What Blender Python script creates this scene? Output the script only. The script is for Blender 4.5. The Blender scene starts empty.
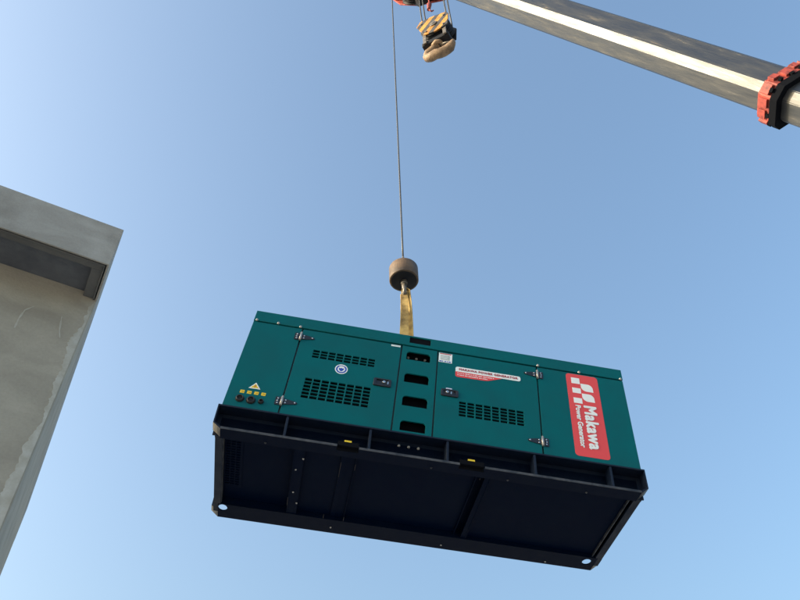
import bpy, bmesh, math, random
from mathutils import Matrix, Vector
random.seed(7)
R_ = math.radians
scene = bpy.context.scene
COL = scene.collection

# ------------------------------------------------------------------ materials
def new_mat(name):
    m = bpy.data.materials.new(name); m.use_nodes = True
    nt = m.node_tree; b = nt.nodes['Principled BSDF']
    return m, nt, b

def mat(name, color, rough=.5, metal=0., var=.0, scale=6., bump=0., bscale=60., spec=.5, coat=0., color2=None,
        stain=.5, rvar=0.):
    """principled material; albedo varies by a noise between color and color2, roughness and bump by others"""
    m, nt, b = new_mat(name)
    N = nt.nodes; L = nt.links
    b.inputs['Roughness'].default_value = rough
    b.inputs['Metallic'].default_value = metal
    b.inputs['Specular IOR Level'].default_value = spec
    b.inputs['Coat Weight'].default_value = coat
    b.inputs['Coat Roughness'].default_value = .12
    tc = N.new('ShaderNodeTexCoord')
    c1 = (*color, 1); c2 = (*(color2 or tuple(min(1, c*(1-var)) for c in color)), 1)
    if var or color2:
        n = N.new('ShaderNodeTexNoise'); n.inputs['Scale'].default_value = scale
        n.inputs['Detail'].default_value = 6; n.inputs['Roughness'].default_value = .62
        L.new(tc.outputs['Object'], n.inputs['Vector'])
        r = N.new('ShaderNodeValToRGB')
        r.color_ramp.elements[0].position = stain-.16; r.color_ramp.elements[1].position = stain+.16
        r.color_ramp.elements[0].color = c1; r.color_ramp.elements[1].color = c2
        L.new(n.outputs['Fac'], r.inputs['Fac']); L.new(r.outputs['Color'], b.inputs['Base Color'])
    else:
        b.inputs['Base Color'].default_value = c1
    if rvar:
        n2 = N.new('ShaderNodeTexNoise'); n2.inputs['Scale'].default_value = scale*.7
        n2.inputs['Detail'].default_value = 5
        L.new(tc.outputs['Object'], n2.inputs['Vector'])
        mr = N.new('ShaderNodeMapRange')
        mr.inputs['From Min'].default_value = .3; mr.inputs['From Max'].default_value = .7
        mr.inputs['To Min'].default_value = max(.02, rough-rvar); mr.inputs['To Max'].default_value = rough+rvar
        L.new(n2.outputs['Fac'], mr.inputs['Value']); L.new(mr.outputs['Result'], b.inputs['Roughness'])
    if bump:
        n3 = N.new('ShaderNodeTexNoise'); n3.inputs['Scale'].default_value = bscale
        n3.inputs['Detail'].default_value = 4
        L.new(tc.outputs['Object'], n3.inputs['Vector'])
        bp = N.new('ShaderNodeBump'); bp.inputs['Strength'].default_value = bump; bp.inputs['Distance'].default_value = .01
        L.new(n3.outputs['Fac'], bp.inputs['Height']); L.new(bp.outputs['Normal'], b.inputs['Normal'])
    return m

GREEN = mat('green_paint', (.0, .122, .137), .42, var=0, color2=(.003, .105, .120), scale=3.0, spec=.12, rvar=.07, bump=.05, bscale=3.)
GREEN_IN = mat('green_inner_shade', (.001, .028, .030), .6, spec=.2)  # panel green darkened: shade inside the air slots put into the colour
SLAT = mat('slat_black', (.004, .008, .010), .7, spec=.15)
BLACKP = mat('skid_paint', (.003, .009, .025), .5, color2=(.007, .012, .026), scale=9, stain=.6, spec=.3, rvar=.12, bump=.12, bscale=14)
BELLY = mat('belly_paint', (.0001, .004, .019), .6, color2=(.001, .006, .020), scale=5, stain=.55, spec=.05, bump=.15, bscale=5)
LIP = mat('sunlit_worn_edge', (.085, .085, .09), .5, color2=(.018, .022, .032), scale=12, stain=.48, spec=.4)  # worn skid edge, its sunlit highlight put into the lighter colour
BARE = mat('bare_metal_edge', (.36, .33, .28), .55, color2=(.25, .22, .18), scale=20)
FLANGE = mat('flange_paint', (.0004, .0045, .019), .55, color2=(.002, .007, .020), scale=7, stain=.62, spec=.07, bump=.1, bscale=12)
WELD = mat('rusty_weld', (.10, .075, .06), .7, color2=(.03, .026, .026), scale=30)
LINER_SHADE = mat('black_foam_and_shade', (.004, .005, .008), .95, spec=.1)  # foam black; also painted shade in lid recess, fork pockets and collar
RUBBER = mat('black_rubber', (.012, .012, .014), .45)
PLAST = mat('black_plastic', (.015, .015, .02), .3)
CHROME = mat('chrome', (.6, .6, .58), .22, metal=1)
ZINC = mat('zinc_bolt', (.48, .46, .43), .4, metal=.6)
RED = mat('sticker_red', (.80, .075, .075), .35, spec=.4)
WHITE = mat('sticker_white', (.90, .92, .91), .4, spec=.4)
REDTXT = mat('red_print', (.50, .05, .06), .5)
YEL = mat('sticker_yellow', (.80, .56, .02), .45)
BLUE = mat('sticker_blue', (.02, .07, .42), .4)
PALEB = mat('print_lilac', (.35, .38, .62), .5)
GREYP = mat('print_grey', (.45, .52, .50), .5)
CASTI = mat('rusty_cast_iron', (.165, .105, .06), .6, color2=(.06, .042, .032), scale=9, bump=.35, bscale=50, spec=.5, rvar=.1)
DARKI = mat('dark_iron', (.009, .011, .018), .6, color2=(.018, .017, .018), scale=8, spec=.2)
STEEL = mat('grey_steel', (.22, .20, .175), .45, metal=.3, color2=(.10, .085, .07), scale=14)
ROPE = None
CRANER = mat('crane_red', (.46, .075, .055), .65, color2=(.11, .022, .022), scale=7, stain=.5, bump=.2, bscale=25)
HOOKT = mat('tan_hook', (.30, .20, .12), .65, color2=(.10, .065, .04), scale=8, stain=.54, bump=.8, bscale=18)
GROUND = mat('yard_concrete', (.36, .355, .34), .9, color2=(.28, .28, .27), scale=.6, bump=.3, bscale=8)

def boom_mat():
    m, nt, b = new_mat('boom_metal'); N = nt.nodes; L = nt.links
    tc = N.new('ShaderNodeTexCoord')
    mp = N.new('ShaderNodeMapping'); mp.inputs['Scale'].default_value = (1.1, 7, 7)
    L.new(tc.outputs['Object'], mp.inputs['Vector'])
    n = N.new('ShaderNodeTexNoise'); n.inputs['Scale'].default_value = 1.6; n.inputs['Detail'].default_value = 8
    n.inputs['Roughness'].default_value = .65
    L.new(mp.outputs['Vector'], n.inputs['Vector'])
    r = N.new('ShaderNodeValToRGB'); e = r.color_ramp.elements
    e[0].position = .35; e[0].color = (.105, .11, .12, 1)
    e[1].position = .72; e[1].color = (.30, .225, .15, 1)
    x = r.color_ramp.elements.new(.64); x.color = (.14, .14, .14, 1)
    L.new(n.outputs['Fac'], r.inputs['Fac']); L.new(r.outputs['Color'], b.inputs['Base Color'])
    mr = N.new('ShaderNodeMapRange'); mr.inputs['From Min'].default_value = .35; mr.inputs['From Max'].default_value = .72
    mr.inputs['To Min'].default_value = .38; mr.inputs['To Max'].default_value = .66
    L.new(n.outputs['Fac'], mr.inputs['Value']); L.new(mr.outputs['Result'], b.inputs['Roughness'])
    m2 = N.new('ShaderNodeMapRange'); m2.inputs['From Min'].default_value = .6; m2.inputs['From Max'].default_value = .72
    m2.inputs['To Min'].default_value = .75; m2.inputs['To Max'].default_value = .1
    L.new(n.outputs['Fac'], m2.inputs['Value']); L.new(m2.outputs['Result'], b.inputs['Metallic'])
    nb = N.new('ShaderNodeTexNoise'); nb.inputs['Scale'].default_value = 3.5; nb.inputs['Detail'].default_value = 5
    L.new(mp.outputs['Vector'], nb.inputs['Vector'])
    bp = N.new('ShaderNodeBump'); bp.inputs['Strength'].default_value = .12; bp.inputs['Distance'].default_value = .02
    L.new(nb.outputs['Fac'], bp.inputs['Height']); L.new(bp.outputs['Normal'], b.inputs['Normal'])
    return m
BOOM = boom_mat()

def rope_mat():
    m, nt, b = new_mat('wire_rope_steel'); N = nt.nodes; L = nt.links
    b.inputs['Roughness'].default_value = .5; b.inputs['Metallic'].default_value = .5
    tc = N.new('ShaderNodeTexCoord')
    w = N.new('ShaderNodeTexWave'); w.inputs['Scale'].default_value = 18; w.bands_direction = 'DIAGONAL'
    L.new(tc.outputs['Object'], w.inputs['Vector'])
    r = N.new('ShaderNodeValToRGB'); r.color_ramp.elements[0].color = (.04, .042, .045, 1)
    r.color_ramp.elements[1].color = (.14, .135, .125, 1)
    L.new(w.outputs['Fac'], r.inputs['Fac']); L.new(r.outputs['Color'], b.inputs['Base Color'])
    return m
ROPE = rope_mat()

def stripe_mat():
    m, nt, b = new_mat('hazard_stripes'); N = nt.nodes; L = nt.links
    b.inputs['Roughness'].default_value = .5
    tc = N.new('ShaderNodeTexCoord'); sp = N.new('ShaderNodeSeparateXYZ'); L.new(tc.outputs['Object'], sp.inputs[0])
    a = N.new('ShaderNodeMath'); a.operation = 'MULTIPLY'; a.inputs[1].default_value = .75; L.new(sp.outputs['Z'], a.inputs[0])
    s = N.new('ShaderNodeMath'); s.operation = 'SUBTRACT'; L.new(sp.outputs['X'], s.inputs[0]); L.new(a.outputs[0], s.inputs[1])
    q = N.new('ShaderNodeMath'); q.operation = 'MULTIPLY'; q.inputs[1].default_value = 3.9; L.new(s.outputs[0], q.inputs[0])
    o = N.new('ShaderNodeMath'); o.operation = 'ADD'; o.inputs[1].default_value = 10.3; L.new(q.outputs[0], o.inputs[0])
    f = N.new('ShaderNodeMath'); f.operation = 'FRACT'; L.new(o.outputs[0], f.inputs[0])
    g = N.new('ShaderNodeMath'); g.operation = 'GREATER_THAN'; g.inputs[1].default_value = .5; L.new(f.outputs[0], g.inputs[0])
    n = N.new('ShaderNodeTexNoise'); n.inputs['Scale'].default_value = 9; L.new(tc.outputs['Object'], n.inputs['Vector'])
    mx = N.new('ShaderNodeMix'); mx.data_type = 'RGBA'
    mx.inputs[6].default_value = (.55, .25, .035, 1); mx.inputs[7].default_value = (.06, .055, .05, 1)
    L.new(g.outputs[0], mx.inputs[0])
    m3 = N.new('ShaderNodeMix'); m3.data_type = 'RGBA'; m3.blend_type = 'MULTIPLY'; m3.inputs[0].default_value = .9
    L.new(mx.outputs[2], m3.inputs[6]); 
    rr = N.new('ShaderNodeValToRGB'); rr.color_ramp.elements[0].position = .3; rr.color_ramp.elements[0].color = (.45, .42, .4, 1)
    rr.color_ramp.elements[1].position = .6
    L.new(n.outputs['Fac'], rr.inputs['Fac']); L.new(rr.outputs['Color'], m3.inputs[7])
    L.new(m3.outputs[2], b.inputs['Base Color'])
    return m
STRIPE = stripe_mat()

def concrete_mat(name, ca, cb):
    m, nt, b = new_mat(name); N = nt.nodes; L = nt.links
    b.inputs['Roughness'].default_value = .92; b.inputs['Specular IOR Level'].default_value = .25
    tc = N.new('ShaderNodeTexCoord')
    mp = N.new('ShaderNodeMapping'); mp.inputs['Scale'].default_value = (1, 1, 1.8)
    L.new(tc.outputs['Object'], mp.inputs['Vector'])
    n = N.new('ShaderNodeTexNoise'); n.inputs['Scale'].default_value = 1.3; n.inputs['Detail'].default_value = 9
    n.inputs['Roughness'].default_value = .6; n.inputs['Distortion'].default_value = .6
    L.new(mp.outputs['Vector'], n.inputs['Vector'])
    r = N.new('ShaderNodeValToRGB'); e = r.color_ramp.elements
    e[0].position = .32; e[0].color = (*ca, 1); e[1].position = .68; e[1].color = (*cb, 1)
    L.new(n.outputs['Fac'], r.inputs['Fac'])
    n2 = N.new('ShaderNodeTexNoise'); n2.inputs['Scale'].default_value = 38; n2.inputs['Detail'].default_value = 5
    L.new(tc.outputs['Object'], n2.inputs['Vector'])
    r2 = N.new('ShaderNodeValToRGB'); r2.color_ramp.elements[0].color = (.82, .82, .82, 1)
    L.new(n2.outputs['Fac'], r2.inputs['Fac'])
    mx = N.new('ShaderNodeMix'); mx.data_type = 'RGBA'; mx.blend_type = 'MULTIPLY'; mx.inputs[0].default_value = 1
    L.new(r.outputs['Color'], mx.inputs[6]); L.new(r2.outputs['Color'], mx.inputs[7])
    L.new(mx.outputs[2], b.inputs['Base Color'])
    bp = N.new('ShaderNodeBump'); bp.inputs['Strength'].default_value = .35; bp.inputs['Distance'].default_value = .01
    L.new(n2.outputs['Fac'], bp.inputs['Height']); L.new(bp.outputs['Normal'], b.inputs['Normal'])
    return m
PLASTER = concrete_mat('parapet_plaster', (.33, .31, .275), (.50, .48, .44))
WALLP = concrete_mat('wall_plaster', (.385, .345, .28), (.51, .46, .375))
SOFFB = mat('shaded_soffit_trim', (.16, .157, .152), .9, color2=(.12, .12, .12), scale=3, bump=.2, bscale=30, spec=.2)  # border band, with the overhang's shade put into its colour
SOFF = mat('shaded_soffit', (.16, .168, .185), .9, color2=(.09, .097, .115), scale=2.2, bump=.3, bscale=30, spec=.2)  # sunk panel, darker colour stands in for shade under the overhang
MORTAR = mat('pale_mortar', (.56, .54, .48), .95, color2=(.44, .41, .34), scale=9)

def web_mat():
    m, nt, b = new_mat('yellow_webbing'); N = nt.nodes; L = nt.links
    b.inputs['Roughness'].default_value = .8; b.inputs['Specular IOR Level'].default_value = .2
    tc = N.new('ShaderNodeTexCoord')
    n = N.new('ShaderNodeTexNoise'); n.inputs['Scale'].default_value = 9; n.inputs['Detail'].default_value = 8
    L.new(tc.outputs['Object'], n.inputs['Vector'])
    r = N.new('ShaderNodeValToRGB'); e = r.color_ramp.elements
    e[0].position = .34; e[0].color = (.17, .115, .05, 1); e[1].position = .62; e[1].color = (.57, .40, .15, 1)
    L.new(n.outputs['Fac'], r.inputs['Fac'])
    L.new(r.outputs['Color'], b.inputs['Base Color'])
    w = N.new('ShaderNodeTexWave'); w.inputs['Scale'].default_value = 60; w.bands_direction = 'Z'
    L.new(tc.outputs['Object'], w.inputs['Vector'])
    bp = N.new('ShaderNodeBump'); bp.inputs['Strength'].default_value = .4; bp.inputs['Distance'].default_value = .003
    L.new(w.outputs['Fac'], bp.inputs['Height']); L.new(bp.outputs['Normal'], b.inputs['Normal'])
    return m
WEB = web_mat()

# ------------------------------------------------------------------ mesh builder
def curve_mesh(loops, t, bev=0., res=0):
    cu = bpy.data.curves.new('outline', 'CURVE'); cu.dimensions = '2D'; cu.fill_mode = 'BOTH'
    cu.extrude = max(0, t/2-bev); cu.bevel_depth = bev; cu.bevel_resolution = 1 if bev else 0
    if bev: cu.offset = -bev
    for lp in loops:
        s = cu.splines.new('POLY'); s.points.add(len(lp)-1); s.use_cyclic_u = True
        for p, q in zip(s.points, lp): p.co = (q[0], q[1], 0, 1)
    o = bpy.data.objects.new('outline', cu); COL.objects.link(o)
    me = bpy.data.meshes.new_from_object(o.evaluated_get(bpy.context.evaluated_depsgraph_get()))
    bpy.data.objects.remove(o); bpy.data.curves.remove(cu)
    return me

def text_mesh(txt, w, h, bold=.02, t=.001, shear=0., sp=1.):
    """text scaled so its box is w by h (flat in XY, lower-left at 0,0)"""
    cu = bpy.data.curves.new('writing', 'FONT'); cu.body = txt; cu.size = 1; cu.extrude = 0
    cu.offset = bold; cu.shear = shear; cu.space_character = sp; cu.resolution_u = 3
    o = bpy.data.objects.new('writing', cu); COL.objects.link(o)
    me = bpy.data.meshes.new_from_object(o.evaluated_get(bpy.context.evaluated_depsgraph_get()))
    bpy.data.objects.remove(o); bpy.data.curves.remove(cu)
    xs = [v.co.x for v in me.vertices]; ys = [v.co.y for v in me.vertices]
    x0, x1, y0, y1 = min(xs), max(xs), min(ys), max(ys)
    for v in me.vertices:
        v.co = ((v.co.x-x0)/(x1-x0)*w, (v.co.y-y0)/(y1-y0)*h, 0)
    return me

def rrect(x0, y0, x1, y1, r, n=5, corners=(1, 1, 1, 1)):
    """rounded rectangle; corners: bl, br, tr, tl"""
    pts = []
    for k, (cx, cy, a0) in enumerate(((x0+r, y0+r, 180), (x1-r, y0+r, 270), (x1-r, y1-r, 0), (x0+r, y1-r, 90))):
        if corners[k]:
            for i in range(n+1):
                a = R_(a0+90*i/n); pts.append((cx+r*math.cos(a), cy+r*math.sin(a)))
        else:
            pts.append(((x0, y0), (x1, y0), (x1, y1), (x0, y1))[k])
    return pts
def rect(x0, y0, x1, y1): return [(x0, y0), (x1, y0), (x1, y1), (x0, y1)]
def circ(x, y, r, n=20, ry=None): return [(x+r*math.cos(2*math.pi*i/n), y+(ry or r)*math.sin(2*math.pi*i/n)) for i in range(n)]

FRONT = Matrix(((1, 0, 0, 0), (0, 0, -1, 0), (0, 1, 0, 0), (0, 0, 0, 1)))   # drawing plane (x, z), facing -y
def front(y): return Matrix.Translation((0, y, 0)) @ FRONT

def bold_text(b, txt, w, h, M, d, mi, sp=1.):
    """heavy lettering: five slightly shifted sheets, each a hair nearer than the last"""
    for k, (dx, dy) in enumerate(((0, 0), (d, 0), (-d, 0), (0, d), (0, -d), (d*.7, d*.7), (-d*.7, -d*.7), (d*.7, -d*.7), (-d*.7, d*.7))):
        b.mesh(text_mesh(txt, w-2*d, h-2*d, bold=0, sp=sp), M @ Matrix.Translation((d+dx, d+dy, .0003*k)), mi)
class MB:
    def __init__(s): s.bm = bmesh.new()
    def mesh(s, me, M=Matrix(), mi=0):
        n0 = len(s.bm.faces)
        me.transform(M); s.bm.from_mesh(me); bpy.data.meshes.remove(me)
        s.bm.faces.ensure_lookup_table()
        for f in s.bm.faces[n0:]: f.material_index = mi
        return s
    def plate(s, loops, t, y, bev=0., mi=0, M=None):
        """a plate in the x-z plane whose front face is at y, thickness t going back"""
        return s.mesh(curve_mesh(loops, t, bev), M or front(y+t/2), mi)
    def box(s, a, b, mi=0, M=None, bev=0.):
        c = [(a[i]+b[i])/2 for i in range(3)]; d = [abs(b[i]-a[i]) for i in range(3)]
        T = (M or Matrix()) @ Matrix.Translation(c) @ Matrix.Diagonal((*d, 1))
        r = bmesh.ops.create_cube(s.bm, size=1, matrix=T)
        fs = {f for v in r['verts'] for f in v.link_faces}
        for f in fs: f.material_index = mi
        if bev:
            es = list({e for v in r['verts'] for e in v.link_edges})
            rb = bmesh.ops.bevel(s.bm, geom=es, offset=bev, segments=2, affect='EDGES', profile=.5)
            for f in rb['faces']: f.material_index = mi
        return s
    def cyl(s, p, q, r, r2=None, n=20, mi=0, caps=True, bev=0):
        p = Vector(p); q = Vector(q); d = q-p
        T = Matrix.Translation((p+q)/2) @ d.to_track_quat('Z', 'Y').to_matrix().to_4x4()
        x = bmesh.ops.create_cone(s.bm, cap_ends=caps, segments=n, radius1=r, radius2=r if r2 is None else r2, depth=d.length, matrix=T)
        fs = {f for v in x['verts'] for f in v.link_faces}
        for f in fs: f.material_index = mi; f.smooth = len(f.verts) == 4
        return s
    def lathe(s, prof, M=Matrix(), n=40, mi=0):
        rings = []
        for r, z in prof:
            if r < 1e-6: rings.append([s.bm.verts.new(M @ Vector((0, 0, z)))])
            else: rings.append([s.bm.verts.new(M @ Vector((r*math.cos(2*math.pi*i/n), r*math.sin(2*math.pi*i/n), z))) for i in range(n)])
        for a, b in zip(rings, rings[1:]):
            for i in range(n):
                j = (i+1) % n
                vs = [a[0 if len(a) == 1 else i], a[0 if len(a) == 1 else j], b[0 if len(b) == 1 else j], b[0 if len(b) == 1 else i]]
                vs = list(dict.fromkeys(vs))
                if len(vs) > 2:
                    f = s.bm.faces.new(vs); f.material_index = mi; f.smooth = True
        return s
    def tube(s, pts, rad, n=10, mi=0, flat=1.):
        pts = [Vector(p) for p in pts]; rads = rad if isinstance(rad, (list, tuple)) else [rad]*len(pts)
        up = None; rings = []
        for i, p in enumerate(pts):
            t = (pts[min(i+1, len(pts)-1)]-pts[max(i-1, 0)]).normalized()
            if up is None:
                up = t.cross(Vector((0, 1, 0)) if abs(t.y) < .9 else Vector((1, 0, 0))).normalized()
            up = (up-t*up.dot(t)).normalized(); sd = t.cross(up)
            rings.append([s.bm.verts.new(p+(up*math.cos(2*math.pi*k/n)+sd*math.sin(2*math.pi*k/n)*flat)*rads[i]) for k in range(n)])
        for a, b in zip(rings, rings[1:]):
            for k in range(n):
                f = s.bm.faces.new((a[k], a[(k+1) % n], b[(k+1) % n], b[k])); f.smooth = True; f.material_index = mi
        for rg in (rings[0][::-1], rings[-1]):
            f = s.bm.faces.new(rg); f.material_index = mi
        return s
    def ribbon(s, pts, dirs, widths, th=.006, mi=0):
        """webbing: centre points, width directions, widths"""
        rows = []
        for i, p in enumerate(pts):
            p = Vector(p); d = Vector(dirs[i]).normalized()
            t = (Vector(pts[min(i+1, len(pts)-1)])-Vector(pts[max(i-1, 0)])).normalized()
            n = t.cross(d).normalized()
            w = widths[i]/2
            rows.append([s.bm.verts.new(p+d*w*a+n*th/2*b) for a, b in ((-1, -1), (-.92, -1.15), (.92, -1.15), (1, -1), (1, 1), (.92, 1.15), (-.92, 1.15), (-1, 1))])
        for a, b in zip(rows, rows[1:]):
            for k in range(8):
                f = s.bm.faces.new((a[k], a[(k+1) % 8], b[(k+1) % 8], b[k])); f.material_index = mi
        for rg in (rows[0][::-1], rows[-1]): s.bm.faces.new(rg)
        return s
    def prism(s, poly, M, t, mi=0):
        return s.mesh(curve_mesh([poly], t), M, mi)
    def build(s, name, mats, parent=None, fix=None, inv=None, recalc=True):
        if fix:
            for v in s.bm.verts: v.co = fix(v.co)
        if inv is not None: s.bm.transform(inv)
        if recalc: bmesh.ops.recalc_face_normals(s.bm, faces=s.bm.faces)
        me = bpy.data.meshes.new(name); s.bm.to_mesh(me); s.bm.free()
        for m in (mats if isinstance(mats, (list, tuple)) else [mats]): me.materials.append(m)
        o = bpy.data.objects.new(name, me); COL.objects.link(o)
        if parent: o.parent = parent
        return o

def tag(o, label=None, cat=None, group=None, kind=None):
    if label: o['label'] = label
    if cat: o['category'] = cat
    if group: o['group'] = group
    if kind: o['kind'] = kind
    return o
def empty(name, M):
    o = bpy.data.objects.new(name, None); COL.objects.link(o); o.empty_display_size = .3
    o.matrix_world = M if isinstance(M, Matrix) else Matrix.Translation(M)
    return o

# ------------------------------------------------------------------ GROUND
g = MB(); g.box((-400, -400, -.4), (400, 400, 0)).build('ground', GROUND)
bpy.data.objects['ground']['kind'] = 'structure'

# ------------------------------------------------------------------ GENERATOR
L2 = 1.75; W = 1.2453; H = 1.1345; h = .2387; AX = .0264; BY = .0094; CX = .0663; DZ = .0532
KE, K1 = .0309, -.0159
RB = Matrix(((.98252667, -.17582451, .0610499), (.17495803, .98438668, .01930188), (-.06349045, -.00828344, .99794807)))
TB = Vector((.28409106, 5.12902564, 5.49527893))
RBq = RB.to_quaternion().to_matrix()
MBOX = Matrix.Translation(TB) @ RBq.to_4x4()
OFF = Matrix.Translation((0, W/2, -h))
gen = empty('diesel_generator', MBOX @ OFF)
tag(gen, 'dark green enclosed diesel generator on a black steel skid hanging from the crane', 'generator')
INV = OFF.inverted()
def fix(co):
    if co.z > 0: return Vector((co.x+co.z*(KE+K1*co.x), co.y, co.z))
    return co
class GB(MB):
    def out(s, name, mats, parent=gen): return s.build(name, mats, parent, fix, INV)

ZS = 1.004       # seam under the roof lid
GAP = .006
PT = .014         # panel thickness
# --- dark liner box behind the panels (acoustic foam shell)
b = GB(); b.box((-L2+.03, .075, .012), (L2-.03, W-.03, H-.03)); b.out('foam_liner', LINER_SHADE)
# --- shell: ends and back
b = GB()
b.box((-L2, PT+.002, .0), (-L2+.025, W, ZS-.004)); b.box((L2-.025, PT+.002, .0), (L2, W, ZS-.004))
b.box((-L2+.025, W-.025, .0), (L2-.025, W, ZS-.004))
b.out('end_and_back_shell', GREEN)
# --- front posts behind the seams (black rubber seals)
b = GB()
for x in (-1.296, -.371, -.030, .910): b.box((x-.03, .018, .005), (x+.03, .07, ZS-.006))
b.box((-L2+.03, .018, ZS-.03), (L2-.03, .07, ZS+.02)); b.box((-L2+.03, .018, .003), (L2-.03, .07, .02))
b.out('door_seal', RUBBER)

def grid_holes(x0, x1, z0, z1, nx, nz, gx=.012, gz=.0085):
    out = []; dx = (x1-x0)/nx; dz = (z1-z0)/nz
    for i in range(nx):
        for k in range(nz):
            out.append(rrect(x0+i*dx+gx/2, z0+k*dz+gz/2, x0+(i+1)*dx-gx/2, z0+(k+1)*dz-gz/2, .003, 1))
    return out
def louvre_slats(bb, x0, x1, z0, z1, nx, nz):
    dx = (x1-x0)/nx; dz = (z1-z0)/nz
    for i in range(nx):
        for k in range(nz):
            M = Matrix.Translation((x0+(i+.5)*dx, .026, z0+(k+.42)*dz)) @ Matrix.Rotation(R_(-40), 4, 'X')
            bb.box((-dx/2+.007, -.011, -.001), (dx/2-.007, .011, .001), M=M)

def panel(name, x0, x1, z0, z1, holes=(), bev=.0025, parent=gen, label=None):
    b = GB(); b.plate([rect(x0, z0, x1, z1), *holes], PT, 0, bev=0 if not bev else bev)
    o = b.out(name, GREEN, parent)
    if label: o['label'] = label
    return o
lp = panel('end_panel', -L2, -1.296-GAP, .002, ZS-.008, label='left end panel with yellow stickers and cable glands')
rp = panel('end_panel', .910+GAP, L2, .002, ZS-.008, label='right end panel with the tall red logo sticker')
# left door
V1 = (-1.158, -.588, .668, .769); V2 = (-1.163, -.585, .200, .431); V3 = (.180, .766, .267, .438)
LAT1 = (-.579, -.424, .460, .544); LAT2 = (.019, .174, .466, .543)
ld = panel('door', -1.296+GAP, -.371-GAP, .004, ZS-.009,
           grid_holes(V1[0], V1[1], V1[2], V1[3], 8, 3)+grid_holes(*V2, 8, 6), label='left door with two louvred grilles')
rd = panel('door', -.030+GAP, .910-GAP, .004, ZS-.009, grid_holes(*V3, 8, 5), label='right door with one louvred grille')
b = GB(); louvre_slats(b, *V1, 8, 3); b.out('louvre', SLAT, ld)
b = GB(); louvre_slats(b, *V2, 8, 6); b.out('louvre', SLAT, ld)
b = GB(); louvre_slats(b, *V3, 8, 5); b.out('louvre', SLAT, rd)
# centre panel with four hooded air slots
slots = [(-.318, -.097, .833, .932), (-.315, -.095, .560, .665), (-.309, -.091, .292, .402), (-.304, -.090, .024, .130)]
holes = [rrect(a+.0, c, b_, d, .032, 5, (0, 0, 1, 1)) for a, b_, c, d in slots]
cp = panel('air_slot_panel', -.371+GAP, -.030-GAP, .002, ZS-.008, holes, bev=.002)
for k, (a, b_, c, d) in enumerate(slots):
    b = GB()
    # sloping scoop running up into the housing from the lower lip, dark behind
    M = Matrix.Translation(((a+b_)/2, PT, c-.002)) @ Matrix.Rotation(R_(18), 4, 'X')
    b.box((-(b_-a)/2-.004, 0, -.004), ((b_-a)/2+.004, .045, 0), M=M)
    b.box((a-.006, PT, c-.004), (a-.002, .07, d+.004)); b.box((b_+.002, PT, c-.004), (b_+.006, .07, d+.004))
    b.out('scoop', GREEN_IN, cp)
for x in (-.295, -.218, -.137):
    b = GB(); b.cyl((x, .060, .915), (x, .0745, .915), .0115, n=12); b.out('inner_bolt', ZINC, cp)

# roof lid
b = GB()
b.plate([rect(-L2-.002, ZS+.006, L2+.002, H), rect(-.306, 1.043, -.106, 1.120)], .02, -.004, bev=.002)
b.box((-L2-.002, .016, H-.02), (L2+.002, W+.004, H-.001))
b.box((-L2-.002, W-.016, ZS+.003), (L2+.002, W+.004, H-.0205))
b.box((-L2-.002, .0165, ZS+.003), (-L2+.018, W-.0165, H-.0205)); b.box((L2-.018, .0165, ZS+.003), (L2+.002, W-.0165, H-.0205))
lid = b.out('roof_lid', GREEN)
b = GB(); b.box((-.3055, .006, 1.0435), (-.1065, .0150, 1.1195)); b.out('recess_shade', LINER_SHADE, lid)  # black sheet standing in for the dark inside the lid opening
for x in (-1.725, -1.527, -1.322, .923, 1.324, 1.728):
    b = GB(); z = ZS+.012
    b.lathe([(0, .012), (.006, .0115), (.010, .008), (.0125, .002), (.0135, 0)], Matrix.Translation((x, -.004, z)) @ Matrix.Rotation(R_(90), 4, 'X'), n=14)
    b.out('roof_bolt', ZINC, lid)
b = GB()   # lifting eye in the roof
b.box((-.34, W/2-.06, H+.001), (-.06, W/2+.06, H+.013))
b.plate([[(-.27, H+.012), (-.13, H+.012), (-.15, H+.10), (-.18, H+.125), (-.22, H+.125), (-.25, H+.10)], circ(-.2, H+.075, .028, 16)], .03, W/2-.015)
b.out('lifting_eye', BLACKP, gen)

# hinges
def hinge(x, z, d, parent):
    b = GB()
    # leaf on the fixed side, tapering strap on the door, knuckle on the seam
    b.plate([rrect(x-d*.055 if d > 0 else x+.008, z-.042, x-.008 if d > 0 else x+.055, z+.042, .008, 3)], .005, -.0055, mi=0)
    s = [(x+d*.008, z-.030), (x+d*.045, z-.026), (x+d*.118, z-.012), (x+d*.128, z), (x+d*.118, z+.012), (x+d*.045, z+.026), (x+d*.008, z+.030)]
    b.plate([s if d > 0 else s[::-1]], .005, -.0055, mi=0)
    b.cyl((x, -.012, z-.048), (x, -.012, z+.048), .0105, n=12, mi=1)
    for px, pz in ((-.033, .024), (-.033, -.024), (-.036, .0), (.030, .014), (.030, -.014), (.108, 0)):
        b.cyl((x+d*px, -.004, z+pz), (x+d*px, -.011, z+pz), .0088, .006, n=10, mi=2)
    return b.out('hinge', [PLAST, ZINC, CHROME], parent)
for z in (.893, .127): hinge(-1.2965, z, 1, ld)
for z in (.897, .129): hinge(.9100, z, -1, rd)
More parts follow.
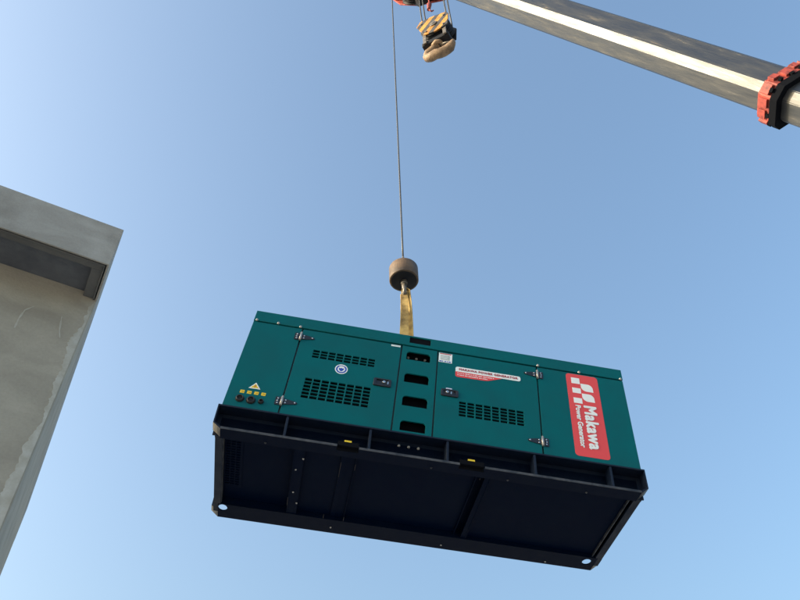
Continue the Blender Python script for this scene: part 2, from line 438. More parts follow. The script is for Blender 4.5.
# paddle latches
def latch(r, side, parent):
    x0, x1, z0, z1 = r
    b = GB()
    b.plate([rrect(x0, z0, x1, z1, .012, 4), rrect(x0+.022, z0+.016, x1-.022, z1-.014, .008, 3)], .016, -.013, bev=.003, mi=0)
    b.plate([rect(x0+.02, z0+.014, x1-.02, z1-.012)], .003, .004-.006, mi=0)
    cx = (x0+x1)/2-.018*side
    M = Matrix.Translation((cx+.012, -.004, (z0+z1)/2)) @ Matrix.Rotation(R_(12), 4, 'X')
    b.box((-.040, -.006, -.022), (.040, 0, .020), M=M, bev=.002, mi=0)
    b.cyl((cx-.004, -.008, (z0+z1)/2+.004), (cx-.004, -.018, (z0+z1)/2+.004), .014, .012, n=16, mi=1)
    b.box((cx+.026, -.013, z0+.024), (cx+.036, -.008, z1-.024), mi=1)
    b.out('latch', [PLAST, CHROME], parent)
latch(LAT1, -1, ld); latch(LAT2, 1, rd)

# cable glands and yellow stickers on the left panel
for x, z, r in ((-1.631, .090, .031), (-1.540, .088, .033), (-1.458, .088, .020)):
    b = GB()
    M = Matrix.Translation((x, -.001, z)) @ Matrix.Rotation(R_(90), 4, 'X')
    b.lathe([(r*1.15, 0), (r*1.15, .006), (r*1.0, .012), (r*.92, .020), (r*.72, .022), (r*.66, .016), (r*.60, .002), (0, .001)], M, n=24)
    b.out('cable_gland', RUBBER, lp)
b = GB()
b.plate([[(-1.592, .216), (-1.494, .216), (-1.543, .283)]], .001, -.0012, mi=0)
b.plate([[(-1.576, .224), (-1.510, .224), (-1.543, .269)]], .001, -.0022, mi=1)
b.plate([[(-1.541, .258), (-1.552, .240), (-1.544, .241), (-1.547, .228), (-1.535, .246), (-1.542, .246)]], .001, -.0032, mi=2)
b.out('warning_sticker', [WHITE, YEL, REDTXT], lp)
for k, x in enumerate((-1.631, -1.573, -1.515, -1.457)):
    b = GB(); z = .169+.001*k
    b.plate([rrect(x-.018, z-.016, x+.018, z+.016, .003, 2)], .001, -.0012, mi=0)
    b.plate([rect(x-.006, z-.004, x+.011, z+.003)], .001, -.0022, mi=1)
    b.out('terminal_sticker', [YEL, mat('print_orange', (.55, .22, .03), .5) if k == 0 else bpy.data.materials['print_orange']], lp)

# round blue and white sticker on left door (ring of writing round a shield)
b = GB(); cx, cz = -.874, .585
b.plate([circ(cx, cz, .056, 36)], .001, -.0012, mi=0)
b.plate([circ(cx, cz, .047, 36), circ(cx, cz, .034, 36)], .001, -.0022, mi=1)
for k in range(5):
    a = R_(62+k*14)
    b.plate([circ(cx+.0405*math.cos(a), cz+.0405*math.sin(a), .004, 8)], .001, -.0032, mi=0)
b.plate([[(cx-.024, cz+.014), (cx-.012, cz+.008), (cx, cz+.014), (cx+.012, cz+.008), (cx+.024, cz+.014), (cx+.018, cz-.012), (cx, cz-.027), (cx-.018, cz-.012)]], .001, -.0022, mi=1)
b.out('round_sticker', [WHITE, BLUE], ld)
b = GB(); b.plate([rect(-.470, .966, -.385, .985)], .001, -.0012, mi=0)
for k in range(5): b.plate([rect(-.462+k*.015, .972, -.453+k*.015, .979)], .001, -.0022, mi=1)
b.out('name_tag', [WHITE, GREYP], ld)
# square sticker near the top of the right door
b = GB(); b.plate([rect(-.020, .866, .105, .980)], .001, -.0012, mi=0)
b.plate([rect(-.012, .967, .095, .977)], .001, -.0022, mi=1)
b.plate([rect(-.004, .897, .082, .955)], .001, -.0022, mi=3)
for k in range(4): b.plate([rect(.0, .905+k*.012, .074-.012*(k % 2), .909+k*.012)], .001, -.0032, mi=0)
for k, (u0, u1) in enumerate(((-.014, .008), (.012, .022), (.034, .050), (.056, .066), (.072, .094))): b.plate([rect(u0, .872, u1, .884)], .001, -.0022, mi=2)
b.out('square_sticker', [WHITE, REDTXT, BLUE, GREYP], rd)
b = GB(); b.plate([rect(.062, .551, .118, .566)], .001, -.0012, mi=0)
for k in range(3): b.plate([rect(.066+k*.017, .555, .078+k*.017, .562)], .001, -.0022, mi=1)
b.out('latch_sticker', [PALEB, WHITE], rd)
# long banner sticker
b = GB()
b.plate([rrect(.141, .780, .748, .838, .020, 5, (0, 1, 1, 1))], .001, -.0022, mi=0)
b.plate([[(.141, .782), (.141, .735), (.146, .722), (.158, .716), (.40, .720), (.441, .724), (.56, .772), (.60, .790), (.55, .795), (.2, .795)]], .001, -.0012, mi=1)
bold_text(b, 'MAKAWA POWER GENERATOR', .55, .026, front(-.0034) @ Matrix.Translation((.172, .797, 0)), .0012, 2, 1.1)
for row, (x0, x1, z) in enumerate(((.165, .50, .758), (.165, .43, .736))):
    x = x0
    random.seed(3+row)
    b.plate([rect(x0-.004, z, x0+.004, z+.010)], .001, -.0022, mi=0); x += .014
    while x < x1:
        w = random.uniform(.006, .013); b.plate([rect(x, z, x+w, z+.0085)], .0006, -.0020, mi=0); x += w+random.choice((.003, .004, .009))
b.out('banner_sticker', [WHITE, RED, REDTXT], rd)
# tall red logo sticker
b = GB()
b.plate([rrect(1.190, .045, 1.494, .984, .032, 6)], .001, -.0012, mi=0)
Y = -.0022
for z0, z1 in ((.867, .938), (.752, .813), (.632, .694)): b.plate([rect(1.237, z0, 1.317, z1)], .001, Y, mi=1)
b.plate([rect(1.237, .694, 1.2375, .6945)], .0002, Y, mi=0)
def leaf(zt, zb):
    x0, x1 = 1.322, 1.437
    pts = [(x0, zt), (x1-.045, zt)]
    for i in range(1, 6):
        a = R_(90-90*i/6); pts.append((x1-.045+.045*math.cos(a), zt-.055+.055*math.sin(a)))
    pts += [(x1, zb), (x0+.052, zb)]
    for i in range(1, 6):
        a = R_(270-90*i/6); pts.append((x0+.052+.052*math.cos(a), zb+.055+.055*math.sin(a)))
    return pts
b.plate([leaf(.876, .787)], .001, Y, mi=1); b.plate([leaf(.756, .666)], .001, Y, mi=1)
ROT = Matrix.Rotation(R_(-90), 4, 'Z')
bold_text(b, 'Makawa', .487, .122, front(-.0034) @ Matrix.Translation((1.318, .614, 0)) @ ROT, .0068, 1, 1.10)
bold_text(b, 'Power Generator', .470, .052, front(-.0034) @ Matrix.Translation((1.243, .605, 0)) @ ROT, .0028, 1)
b.out('logo_sticker', [RED, WHITE], rp)

# --- skid
xe = L2+AX
zb = -h
FW = .100       # flange width
def flange_poly(y0, y1): return [(-xe, y0), (xe, y0), (xe, y1), (-xe, y1)]
b = GB()
TOPV = Matrix()
def flat(loops, z, t, mi=0): b.mesh(curve_mesh(loops, t), Matrix.Translation((0, 0, z)), mi)
# near channel
b.box((-xe, -BY, -.016), (xe, FW+.02, -.001), bev=.0015)
b.box((-xe+.004, FW, zb+.0125), (xe-.004, FW+.012, -.0165))
b.out('side_rail', BLACKP)
def bottom_flange(y0, y1, ylip, holes=(), cut=()):
    global b
    b = GB()
    lp_ = [(-xe+CX, y0), (xe-CX, y0), (xe-CX, y1), (-xe+CX, y1)]
    if cut:   # fork slots notched into the outer edge
        pts = [(-xe+CX, y0)]
        for c0, c1 in cut: pts += [(c0, y0), (c0, y0+.05), (c1, y0+.05), (c1, y0)]
        pts += [(xe-CX, y0), (xe-CX, y1), (-xe+CX, y1)]; lp_ = pts
    flat([lp_, *holes], zb+.006, .012)
    return b.out('bottom_flange', FLANGE)
FORK = ((-.789, -.613), (.200, .407))
bottom_flange(-BY+.004, .118, 0, cut=FORK)
b = GB()
xs = [-xe+CX, FORK[0][0], FORK[0][1], FORK[1][0], FORK[1][1], xe-CX]
for i in (0, 2, 4): b.box((xs[i], -BY-.001, zb-.001), (xs[i+1], -BY+.0035, zb+.019))
b.out('flange_lip', LIP)
# fork pockets
for c0, c1 in FORK:
    b = GB()
    b.box((c0+.004, -BY+.012, zb+.022), (c1-.004, FW-.004, zb+.064)); 
    b.box((c0, -BY+.044, zb+.001), (c1, FW+.006, zb+.0215))
    b.out('fork_pocket', LINER_SHADE)  # solid black boxes, the hollow's shade put into their colour
    b = GB(); m_ = (c0+c1)/2-.005
    b.box((m_-.030, -BY+.010, zb+.060), (m_+.028, -BY+.0115, zb+.076)); b.out('fork_sticker', YEL)
# far channel
b = GB(); b.box((-xe, W-FW-.02, -.016), (xe, W+BY, -.001), bev=.0015); b.box((-1.55, W-FW-.012, zb+.0125), (1.50, W-FW, -.0165)); b.out('side_rail', BLACKP)
bottom_flange(1.045, W+BY, 0, holes=[circ(-1.668, 1.102, .040, 24, .050), circ(1.632, 1.126, .040, 24, .050)])
# stiffeners, near and far
for x in (-1.213, -.536, .101, .831, 1.479):
    for y0, y1 in ((-.002, FW-.001), (W-FW+.001, W+.002)):
        b = GB(); b.box((x-.010, y0, zb+.0125), (x+.010, y1, -.0165), bev=.002); b.out('stiffener', BLACKP)
# end caps with bevelled feet (4 corners)
for sx in (-1, 1):
    for y0, y1 in ((-BY, FW), (W-FW+.02, W+BY)):
        b = GB()
        X = lambda v: sx*v
        b.box((X(xe-.010), y0+.001, zb+DZ), (X(xe), y1-.001, -.0165))
        pts = [(X(xe), zb+DZ), (X(xe-CX), zb), (X(xe-CX), zb+.018), (X(xe-.014), zb+DZ)]
        b.plate([pts if sx > 0 else pts[::-1]], y1-y0, y0)
        near_l = sx < 0
        ec = b.out('end_cap', BLACKP)
        b = GB()   # bare worn bevel face, 2 mm proud of the cap
        n = Vector((-.63*-sx, 0, -.777))*.002
        q0 = Vector((X(xe), 0, zb+DZ))+n; q1 = Vector((X(xe-CX), 0, zb))+n
        pl = [(q0.x, q0.z), (q1.x, q1.z), (q1.x-n.x*.8, q1.z-n.z*.8), (q0.x-n.x*.8, q0.z-n.z*.8)]
        b.plate([pl], y1-y0-.008, y0+.004)
        b.out('bevel_foot', BARE if (sx < 0 or y0 > .5) else LIP, ec)
for sx in (-1, 1):
    for y0, y1 in ((FW-.002, .118), (1.045, W-FW+.022)):
        b = GB(); b.box((sx*1.750, y0, zb+.0005), (sx*(xe-CX+.0005), y1, zb+.0175)); b.box((sx*1.750, y0, zb+.018), (sx*1.740, y1, -.0165))
        b.out('corner_gusset', BLACKP)
# end cross members
for sx in (-1, 1):
    b = GB(); x0 = sx*1.748
    b.box((x0, FW+.013, zb+.020), (x0-sx*.012, W-FW-.013, -.003)); b.box((x0, .119, zb+.001), (x0-sx*.06, 1.044, zb+.019))
    b.out('cross_member', BLACKP)
for x0, x1 in ((1.664, 1.656), (-1.688, -1.680)):
    b = GB(); b.box((x0, .119, zb+.012), (x1, 1.044, zb+.05)); b.out('cross_member', LIP)
# belly pans, ribs
b = GB()
b.box((-1.735, .105, -.170), (-1.115, 1.043, -.160)); b.box((-1.090, .105, -.195), (-.735, 1.043, -.185))
b.box((-.605, .105, -.185), (.375, 1.043, -.175)); b.box((-.725, .105, -.200), (-.617, 1.043, -.190)); b.box((.383, .105, -.150), (.481, 1.043, -.140)); b.box((.492, .105, -.205), (1.655, 1.043, -.195), bev=.002)
b.box((-1.735, .105, -.040), (1.735, 1.14, -.030))
b.out('belly_pan', BELLY)
b = GB()
for x, z0 in ((-1.112, zb+.004), (-.730, zb+.03), (-.612, zb+.02), (.378, zb+.03), (.486, zb+.006)):
    b.box((x-.004, .120, z0), (x+.004, 1.043, -.05))
b.box((-1.108, .120, zb+.006), (-1.03, 1.043, zb+.012)); b.box((-.73, .120, zb+.032), (-.69, 1.043, zb+.038))
b.box((-1.735, .100, zb+.0125), (1.735, .112, -.05)); b.box((-1.735, 1.045, zb+.0125), (1.735, 1.051, -.04))
b.box((.440, .120, zb+.010), (.482, 1.043, zb+.016))
b.out('belly_rib', BELLY)
b = GB()   # louvred grille at the left end of the belly
b.plate([rect(-1.68, .12, -1.53, .85), *[rrect(-1.668+i*.042, .135+k*.0345, -1.634+i*.042, .158+k*.0345, .003, 1) for i in range(3) for k in range(20)]], .006, 0,
        M=Matrix.Translation((0, 0, -.175)))
b.out('belly_grille', BELLY)
k_ = 0
for x, y in ((-1.036, .231), (-1.084, .390), (-1.080, .714), (-1.038, .870), (-.708, 1.162), (.298, 1.19), (1.272, 1.215), (-.014, .085), (-1.35, .09), (.62, .095), (1.28, .10)):
    b = GB(); z = zb if (y > 1.06 or y < .118) else zb+.012 if x > -1.085 else zb+.012
    if -1.09 < x < -1.02: z = zb+.006
    z0 = z if z > zb else zb
    b.cyl((x, y, z0+.001), (x, y, z0-.007), .009 if k_ < 7 else .011, .007, n=8); b.out('belly_bolt', ZINC if k_ < 7 else LIP); k_ += 1
for x in (-.286, -.205, -.124):
    b = GB(); b.cyl((x, FW+.002, -.062), (x, FW-.010, -.062), .0135, .010, n=8); b.out('web_bolt', ZINC)
for (x, y0, y1) in ((-.730, .20, .40), (-.612, .20, .28), (-.79, .98, 1.05), (-.612, .98, 1.05), (-1.118, .80, .93), (.40, .13, .15)):
    b = GB(); ym = (y0+y1)/2   # scraped weld bead, broken and uneven
    b.box((x-.0016, y0, zb+.001), (x+.0016, ym+.01, zb+.004)); b.box((x-.0006, ym-.01, zb+.0012), (x+.0022, y1, zb+.0042)); b.out('weld_bead', WELD)

# ------------------------------------------------------------------ LIFTING GEAR
BALL = Vector((.0466, 5.7559, 8.157))
axd = (Vector((-.1487, 5.7541, 18.28))-Vector((.0419, 5.7559, 8.563))).normalized()
MBALL = Matrix.Translation(BALL) @ axd.to_track_quat('Z', 'Y').to_matrix().to_4x4()
ball = empty('overhaul_ball', MBALL)
tag(ball, 'rusty brown cylindrical headache weight with hook on the thin hoist line', 'crane weight')
b = MB(); r = .1655
b.lathe([(0, 0), (r-.012, 0), (r-.003, .003), (r, .010), (r, .205), (r-.006, .218), (r-.020, .228), (.10, .262), (.045, .285), (.022, .300), (0, .300)], n=56)
b.build('weight', [CASTI], ball)
b = MB(); b.lathe([(0, -.003), (r-.022, -.003), (r-.02, -.0005), (r-.02, .0)], n=48); b.build('dark_underside', DARKI, ball)  # dark disc covering the weight's underside
b = MB(); b.cyl((0, 0, .28), (0, 0, .43), .034, .013, n=14); b.cyl((.012, 0, .30), (.03, 0, .335), .012, .006, n=10)
b.tube([(.018, .0, .31), (.030, -.004, .345), (.018, -.002, .375), (.006, 0, .40)], .006, n=8)
b.build('rope_socket', STEEL, ball)
b = MB()
b.cyl((-.008, 0, -.003), (-.008, 0, -.05), .040, .034, n=18)
pts = [(-.008, 0, -.04), (-.012, 0, -.09), (-.014, 0, -.13)]
for i in range(0, 11):
    a = R_(150+i*23); pts.append((.052*math.cos(a)+.016, 0, -.185+.055*math.sin(a)))
rad = [.030, .027, .025]+[.024, .025, .027, .028, .029, .028, .026, .023, .019, .015, .010]
b.tube([Vector(p) for p in pts], rad, n=12)
b.build('hook', STEEL, ball)
b = MB(); b.tube([(-.0, -.012, -.12), (.04, -.012, -.145), (.068, -.004, -.175)], .006, n=8); b.build('hook_latch', STEEL, ball)

# hoist line to the rooster sheave
Q = Vector((-.14875, 5.75413, 18.2807))
DB = Vector((-.50111738, .12944497, .85564325)); NB = Vector((-.82845019, .21399918, -.51756606)); NS = Vector((-.25010327, -.96821917, 0))
AH = Vector((DB.x, DB.y, 0)).normalized()
SR = .22
SC = Q-AH*SR
top = BALL+axd*.40
b = MB()
pts = [top+(Q-top)*t for t in [i/24 for i in range(25)]]
for i in range(1, 9):
    a = R_(i*13.5)
    pts.append(SC+AH*SR*math.cos(a)+Vector((0, 0, SR))*math.sin(a))
pts.append(Q-DB*3.0-NB*.36-NS*.1); pts.append(Q-DB*17-NB*.42-NS*.1)
b.tube(pts, .0105, n=8)
tag(b.build('hoist_line', ROPE), 'long thin single steel cable holding the weight above the generator', 'cable')

# yellow sling
hk = BALL+Vector((.004, 0, -.235))
eye = MBOX @ Vector((-.175, W/2, H+.075))
b = MB()
n = 15
def lerp(a, c, t): return a+(c-a)*t
# wide front leg
P = []; D = []; Wd = []
random.seed(2)
for i in range(n):
    t = i/(n-1)
    p = Vector((lerp(.050, .042, t)+.003*math.sin(t*9), 5.735-.012*math.sin(t*3.1), lerp(hk.z+.045, eye.z+.0, t)))
    P.append(p); D.append((1, .10*math.sin(4*t)-.15, .02)); Wd.append(.070+.018*min(1, t*2.2))
b.ribbon(P, D, Wd, .007)
# narrow twisted leg at the right
P = []; D = []; Wd = []
for i in range(n):
    t = i/(n-1)
    p = Vector((lerp(.090, .124, min(1, t*1.6))+.004*math.sin(t*7+1), 5.745+.02*math.sin(t*3), lerp(hk.z+.05, eye.z, t)))
    a = R_(-62+18*math.sin(t*5)); P.append(p); D.append((math.cos(a), math.sin(a), 0)); Wd.append(.072)
b.ribbon(P, D, Wd, .007)
# two rear legs
for sx, yy in ((.020, 5.80), (.050, 5.825)):
    P = []; D = []; Wd = []
    for i in range(n):
        t = i/(n-1)
        P.append(Vector((sx+.01*math.sin(t*5+sx*50), yy+.01*math.sin(3*t), lerp(hk.z+.05, eye.z, t)))); D.append((1, .5, 0)); Wd.append(.05)
    b.ribbon(P, D, Wd, .007)
# eye loops folded over the hook
for yy, w_, xs_ in ((-.032, .045, 1), (.034, .045, -1)):
    P = []; D = []; Wd = []
    for i in range(11):
        a = R_(-25+i*23); P.append(Vector((.062+.043*math.cos(a), 5.756+yy*.5, hk.z+.045+.030*math.sin(a)))); D.append((0, 1, 0)); Wd.append(w_)
    b.ribbon(P, D, Wd, .008)
# loop round the lifting eye
P = []; D = []; Wd = []
for i in range(13):
    a = R_(180+i*15); P.append(Vector((eye.x+.045*math.cos(a)+.03, eye.y, eye.z+.02+.045*math.sin(a)))); D.append((0, 1, 0)); Wd.append(.07)
b.ribbon(P, D, Wd, .008)
# sewn keeper band
zk = hk.z-.13
tag(b.build('lifting_sling', WEB), 'worn yellow webbing sling between the brown weight and the generator roof', 'sling')

# ------------------------------------------------------------------ CRANE
# boom frame: X along the boom (tip to base), Y = -NS side, Z = up off the belly
BX = -DB; BZ = -NB; BYv = BZ.cross(BX)
MBM = Matrix.Translation(Q) @ Matrix((BX, BYv, BZ)).transposed().to_4x4()
sgn = 1 if BYv.dot(NS) > 0 else -1        # local y that points to the camera side
crane = empty('telescopic_crane', MBM)
tag(crane, 'grey telescopic crane boom with red collar slanting across the upper right sky', 'crane')
def sect(k=1.):
    """cross section in (w, n): w toward camera side, n toward belly"""
    return [(.205*k, -.197*k), (.205*k, .172*k), (.109*k, .258*k), (-.13*k, .258*k), (-.20*k, .195*k), (-.20*k, -.25*k), (-.14*k, -.30*k), (.145*k, -.30*k)]
def boomsec(s0, s1, k, name, o=0.):
    b = MB(); P = sect(k)
    nseg = max(2, int((s1-s0)/.5))
    rows = []
    for i in range(nseg+1):
        s = s0+(s1-s0)*i/nseg
        rows.append([b.bm.verts.new((s, sgn*w, -n_)) for w, n_ in P])
    for a, c in zip(rows, rows[1:]):
        for j in range(len(P)):
            b.bm.faces.new((a[j], a[(j+1) % len(P)], c[(j+1) % len(P)], c[j]))
    b.bm.faces.new(rows[0]); b.bm.faces.new(rows[-1][::-1])
    long_ = [e for e in b.bm.edges if abs((e.verts[0].co-e.verts[1].co).normalized().x) > .99]
    bmesh.ops.bevel(b.bm, geom=long_, offset=.012, segments=3, affect='EDGES')
    o_ = b.build(name, BOOM, crane)
    for f in o_.data.polygons: f.use_smooth = False
    return o_
boomsec(1.0, 9.9, 1., 'boom_section'); boomsec(9.72, 14.2, 1.06, 'boom_section'); boomsec(14.1, 19.6, 1.2, 'boom_section')
def collar(s, k, parent=crane, seed=1):
    random.seed(seed)
    P = sect(k); C0 = Vector((0, 0, 0))
    b = MB()
    def ring(s0, s1, k0, k1, mi, jag=0.):
        A = sect(k0); Bq = sect(k1)
        r0 = [b.bm.verts.new((s0, sgn*w, -n_)) for w, n_ in A]; r1 = [b.bm.verts.new((s1, sgn*w, -n_)) for w, n_ in A]
        q0 = [b.bm.verts.new((s0, sgn*w, -n_)) for w, n_ in Bq]; q1 = [b.bm.verts.new((s1, sgn*w, -n_)) for w, n_ in Bq]
        n_ = len(A)
        for j in range(n_):
            k_ = (j+1) % n_
            for qd in ((r0[j], r0[k_], r1[k_], r1[j]), (q0[j], q0[k_], r0[k_], r0[j]), (r1[j], r1[k_], q1[k_], q1[j]), (q0[j], q0[k_], q1[k_], q1[j])):
                f = b.bm.faces.new(qd); f.material_index = mi
    ring(s, s+.05, k+.16, k-.07, 0); ring(s+.05, s+.20, k+.25, k-.07, 0); ring(s+.205, s+.30, k+.36, k-.07, 1)  # last ring black: shade on the collar's base-side face, painted in
    # wear-pad blocks and bolts all round
    Pk = sect(k+.27)
    for j in range(len(Pk)):
        a = Vector(Pk[j]); c = Vector(Pk[(j+1) % len(Pk)]); ln = (c-a).length
        m = max(1, int(ln/.15))
        for i in range(m):
            p = a+(c-a)*((i+.5)/m); ang = math.atan2((c-a).y, (c-a).x)
            hh = random.uniform(.015, .042); ww = random.uniform(.045, .065)
            M = Matrix.Translation((s+.02+random.uniform(0, .03), sgn*p.x, -p.y)) @ Matrix.Rotation(-ang*sgn, 4, 'X')
            b.box((0, -ww, -hh), (.11+random.uniform(-.03, .02), ww, hh), M=M, bev=.004)
            if random.random() < .6:
                b.box((.12, -ww*.4, -hh*1.3), (.16, ww*.4, hh*1.3), M=M, mi=1)
    b.build('collar', [CRANER, LINER_SHADE], parent)
collar(9.44, 1.06, seed=4); collar(14.05, 1.2, seed=2)
# boom head: two red cheek plates, sheaves, rooster arm
for sy in (1, -1):
    b = MB()
    poly = [(.75, -.25), (2.25, -.34), (2.35, .26), (2.02, .66), (1.62, .82), (1.18, .76), (.86, .50), (.70, .1)]
    # poly in (s, n): n toward the belly
    M = Matrix.Translation((0, sgn*.235*sy, 0)) @ Matrix(((1, 0, 0, 0), (0, 0, 1, 0), (0, -1, 0, 0), (0, 0, 0, 1)))
    b.mesh(curve_mesh([poly], .03, .004), M); b.build('head_cheek', CRANER, crane)
b = MB()
b.box((.95, -.22, -.70), (2.15, .22, -.27)); b.build('head_housing', DARKI, crane)
for s_, n_ in ((1.30, .56), (1.82, .56)):
    b = MB()
    for yy in (-.15, -.05, .05, .15):
        M = Matrix.Translation((s_, yy, -n_)) @ Matrix.Rotation(R_(90), 4, 'X')
        b.lathe([(.0, -.035), (.26, -.035), (.26, -.02), (.225, -.008), (.225, .008), (.26, .02), (.26, .035), (0, .035)], M, n=28)
    b.cyl((s_, -.27, -n_), (s_, .27, -n_), .05); b.build('head_sheave', DARKI, crane)
for sy in (1, -1):
    b = MB(); c_ = MBM.inverted() @ SC
    poly = [(1.2, -.30), (1.2, -.05), (.2, c_.z*-1+.10), (c_.x-.12, -c_.z+.1), (c_.x-.16, -c_.z-.1), (.3, -.30)]
    M = Matrix.Translation((0, .07*sy, 0)) @ Matrix(((1, 0, 0, 0), (0, 0, 1, 0), (0, -1, 0, 0), (0, 0, 0, 1)))
    b.mesh(curve_mesh([poly], .02, .003), M); b.build('rooster_arm', CRANER, crane)
b = MB()
M = Matrix.Translation(c_) @ Matrix.Rotation(R_(90), 4, 'X')
b.lathe([(0, -.03), (.25, -.03), (.25, -.02), (.21, -.006), (.21, .006), (.25, .02), (.25, .03), (0, .03)], M, n=32)
b.cyl((c_.x, -.1, c_.z), (c_.x, .1, c_.z), .03); b.build('rooster_sheave', DARKI, crane)
b = MB()   # small anti-two-block switch hanging under the head (world plumb)
iM = MBM.inverted()
p0 = Vector((.56, 5.49, 15.55))
b.tube([iM @ p0, iM @ (p0-Vector((0, 0, .30)))], .012, n=8); b.cyl(iM @ (p0-Vector((0, 0, .22))), iM @ (p0-Vector((.02, 0, .46))), .045, .030, n=10)
b.tube([iM @ (p0-Vector((.02, 0, .44))), iM @ (p0-Vector((-.03, 0, .53))), iM @ (p0-Vector((-.06, 0, .49)))], .014, n=8)
b.build('limit_switch', CRANER, crane)

# hook block
U = Vector((.87, -.49, 0)).normalized(); Wn = Vector((-.49, -.87, 0)).normalized()
BC = Vector((.645, 5.487, 14.06))
tilt = Matrix.Rotation(R_(0), 4, 'Y')
MBK = Matrix.Translation(BC) @ Matrix((U, -Wn, Vector((0, 0, 1)))).transposed().to_4x4()
blk = empty('hook_block', MBK)
tag(blk, 'small crane hook block with yellow and black striped cheek and tan hook under boom tip', 'hook block')
# local x = width, y = away from viewer, z up
def cheek(y, m):
    b = MB()
    poly = [(-.29, .27), (-.22, .41), (.0, .38), (.25, .28), (.30, .19), (.27, -.19), (.05, -.24), (-.17, -.13)]
    b.plate([poly], .025, y, bev=.004); return b.build('cheek_plate', m, blk)
o = cheek(-.165, STRIPE); o['label'] = 'yellow and black striped cheek plate'
cheek(.14, DARKI)
b = MB(); b.cyl((.02, -.185, .06), (.02, -.160, .06), .065, n=16); b.cyl((.02, -.19, .06), (.02, -.18, .06), .035, n=6)
b.build('axle_cover', STEEL, blk)
for px, pz in ((-.2, .28), (.22, .18), (.2, -.14), (-.12, -.09)):
    b = MB(); b.cyl((px, -.18, pz), (px, -.164, pz), .02, n=8); b.build('cheek_bolt', STEEL, o)
for yy in (-.09, .0, .09):
    b = MB(); M = Matrix.Translation((.02, yy, .05)) @ Matrix.Rotation(R_(90), 4, 'X')
    b.lathe([(0, -.032), (.255, -.032), (.255, -.02), (.215, -.008), (.215, .008), (.255, .02), (.255, .032), (0, .032)], M, n=32)
    b.build('block_sheave', DARKI, blk)
b = MB()
for px in (-.17, .19):
    for y0, y1 in ((-.14, -.115), (.115, .14)):
        b = MB(); b.box((px-.03, y0, -.42), (px+.03, y1, -.12), bev=.004); b.build('side_strap', STEEL, blk)
b = MB(); b.box((-.24, -.11, -.42), (.24, .11, -.30), bev=.02); b.build('crosshead', DARKI, blk)
b = MB(); b.cyl((0, 0, -.28), (0, 0, -.44), .085, .075, n=20); b.lathe([(.06, -.47), (.10, -.47), (.115, -.45), (.115, -.425), (.10, -.42), (.06, -.42)], n=8)
b.build('swivel_nut', HOOKT, blk)
b = MB(); pts = []; rad = []
pts = [(0, 0, -.42), (-.10, 0, -.48), (-.18, 0, -.54)]; rad = [.07, .072, .076]
for i in range(0, 13):
    a = R_(165+i*17); pts.append((.235*math.cos(a)+.03, .012*math.sin(i), -.60+.13*math.sin(a)))
    rad.append(.070+.012*math.sin(i/12*math.pi)-.03*max(0, (i-9)/3))
b.tube(pts, rad, n=16, flat=1.0)
for v in b.bm.verts:      # forged, slightly uneven surface
    v.co += Vector((math.sin(v.co.z*41+v.co.y*23), math.sin(v.co.x*37), math.sin(v.co.x*29+v.co.y*47)))*.0045
b.build('hook', HOOKT, blk)
b = MB(); b.tube([(.03, -.02, -.46), (.14, -.02, -.50), (.23, -.02, -.56)], .014, n=8); b.build('hook_latch', STEEL, blk)

# reeved rope between head and block: four falls of one rope
b = MB()
iB = None
head_pts = [(.37, 5.50, 15.9), (.43, 5.53, 15.9), (.80, 5.43, 15.9), (.88, 5.50, 15.9)]
low = [MBK @ Vector(v) for v in ((-.215, -.05, .10), (-.19, .07, .10), (.235, -.05, .10), (.26, .07, .10))]
for a, c in zip(head_pts, low): b.tube([Vector(a)+Vector((0, 0, .3)), Vector(a)*.5+Vector(c)*.5+Vector((0, 0, .0)), c], .0125, n=8)
tag(b.build('reeved_rope', ROPE), 'short steel rope falls between the boom tip and the striped hook block', 'rope')

# ------------------------------------------------------------------ BUILDING
K = Vector((-3.3394, 5.7215, 9.0909))
UB = Vector((-.46484, .88539, 0)).normalized(); VB = Vector((-.88539, -.46484, 0)).normalized()
# local x = along the front away from the corner, y = back along the side, z up, origin on the ground under the corner
MBD = Matrix.Translation((K.x, K.y, 0)) @ Matrix((VB, UB, Vector((0, 0, 1)))).transposed().to_4x4()
bld = empty('concrete_building', MBD)
tag(bld, 'unpainted grey concrete building corner with overhanging roof edge at the left', 'building')
HT = K.z; FH = .655; SD = .64; LEN = 6.85; WID = 9.0
z0 = HT-FH
b = MB(); b.box((0, 0, z0), (WID, .022, HT), bev=.004)
b.box((0, .0225, z0), (.022, SD-.001, HT-.001))
b.box((0, SD-.0005, z0+.03), (.10, LEN, HT-.001)); b.box((.1005, .0225, HT-.30), (WID, LEN, HT-.002))
b.build('parapet', PLASTER, bld)
# soffit: dark groove, thin rim, border band and a sunk panel
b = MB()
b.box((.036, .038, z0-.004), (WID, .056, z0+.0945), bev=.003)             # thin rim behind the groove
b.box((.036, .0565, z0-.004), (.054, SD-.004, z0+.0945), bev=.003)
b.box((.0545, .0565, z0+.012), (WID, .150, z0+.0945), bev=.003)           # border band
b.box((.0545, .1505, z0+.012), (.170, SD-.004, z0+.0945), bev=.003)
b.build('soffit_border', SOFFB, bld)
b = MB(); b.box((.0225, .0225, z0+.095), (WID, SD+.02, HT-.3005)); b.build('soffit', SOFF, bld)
b = MB(); b.box((.001, SD, 0), (WID, LEN-.01, z0+.0285), bev=.012); b.box((.0225, SD+.002, z0+.02), (WID, SD+.05, z0+.0945))
w = b.build('wall', WALLP, bld)
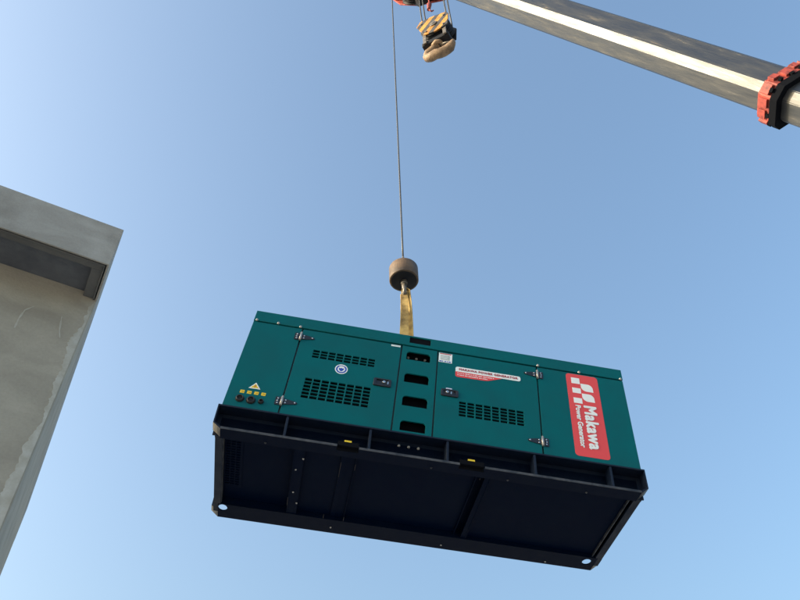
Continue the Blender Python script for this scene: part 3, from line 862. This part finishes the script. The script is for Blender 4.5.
# uneven mortar line along the wall's corner
random.seed(11)
WALLV = Matrix.Translation((0, SD-.0015, 0)) @ FRONT
left = []; z = 8.33; wv = .03
while z > .6:
    wv = min(.125, max(.022, wv+random.uniform(-.016, .016)+.0015)); left.append((.014+wv, z)); z -= random.uniform(.012, .03)
SMEARS = [[(.60, 8.05), (.667, 7.96), (.685, 7.82), (.679, 7.62)], [(.285, 8.03), (.249, 7.83), (.200, 7.69)]]
right_ = [(.013+random.uniform(0, .004), 8.36-.18*i) for i in range(int(7.7/.18)+1)]
b = MB(); b.mesh(curve_mesh([[(.02, 8.40)]+left+right_[::-1]], .003), WALLV); b.build('mortar_line', MORTAR, bld)
for pts in SMEARS:      # thin trowel smears of pale mortar
    lft = []; rgt = []
    for k in range(len(pts)-1):
        for t in (0, .25, .5, .75):
            x = pts[k][0]+(pts[k+1][0]-pts[k][0])*t; z = pts[k][1]+(pts[k+1][1]-pts[k][1])*t
            w_ = random.uniform(.003, .011); lft.append((x+w_, z)); rgt.append((x-w_, z))
    b = MB(); b.mesh(curve_mesh([lft+rgt[::-1]], .003), WALLV); b.build('mortar_smear', MORTAR, bld)

# ------------------------------------------------------------------ LIGHT, SKY, CAMERA
SUN = Vector((math.sin(R_(-99.5)), math.cos(R_(-99.5)), math.tan(R_(16)))).normalized()
sl = bpy.data.lights.new('sun', 'SUN'); sl.energy = 2.0; sl.angle = R_(.55); sl.color = (1., .83, .60)
so = bpy.data.objects.new('sun', sl); COL.objects.link(so); so.rotation_euler = (-SUN).to_track_quat('-Z', 'Y').to_euler(); so.location = SUN*60
world = bpy.data.worlds.new('World'); scene.world = world; world.use_nodes = True
nt = world.node_tree; bg = nt.nodes['Background']
sky = nt.nodes.new('ShaderNodeTexSky'); sky.sky_type = 'NISHITA'; sky.sun_disc = False
sky.sun_elevation = math.asin(SUN.z); sky.sun_rotation = math.atan2(SUN.x, SUN.y)
sky.air_density = 1.23; sky.dust_density = 8.4; sky.ozone_density = 2.8; sky.altitude = 0
tint = nt.nodes.new('ShaderNodeMix'); tint.data_type = 'RGBA'; tint.blend_type = 'MULTIPLY'; tint.inputs[0].default_value = 1
tint.inputs[7].default_value = (.972, 1.014, .985, 1)
nt.links.new(sky.outputs['Color'], tint.inputs[6]); nt.links.new(tint.outputs[2], bg.inputs['Color']); bg.inputs['Strength'].default_value = .15

cd = bpy.data.cameras.new('camera'); cam = bpy.data.objects.new('camera', cd); COL.objects.link(cam)
cr = Vector((.99997548, .00514801, -.00474709)); cdn = Vector((-.00700263, .73513537, -.67788417)); cf = Vector((0, .67790079, .7351534))
cam.matrix_world = Matrix.Translation((0, 0, 1.6)) @ Matrix((cr, -cdn, -cf)).transposed().to_4x4()
cd.sensor_width = 36; cd.lens = 774.32/800*36; cd.clip_end = 2000; cd.clip_start = .05
scene.camera = cam
scene.view_settings.view_transform = 'Standard'; scene.view_settings.look = 'None'
scene.view_settings.gamma = 1; scene.view_settings.exposure = 1.62; scene.view_settings.use_curve_mapping = False
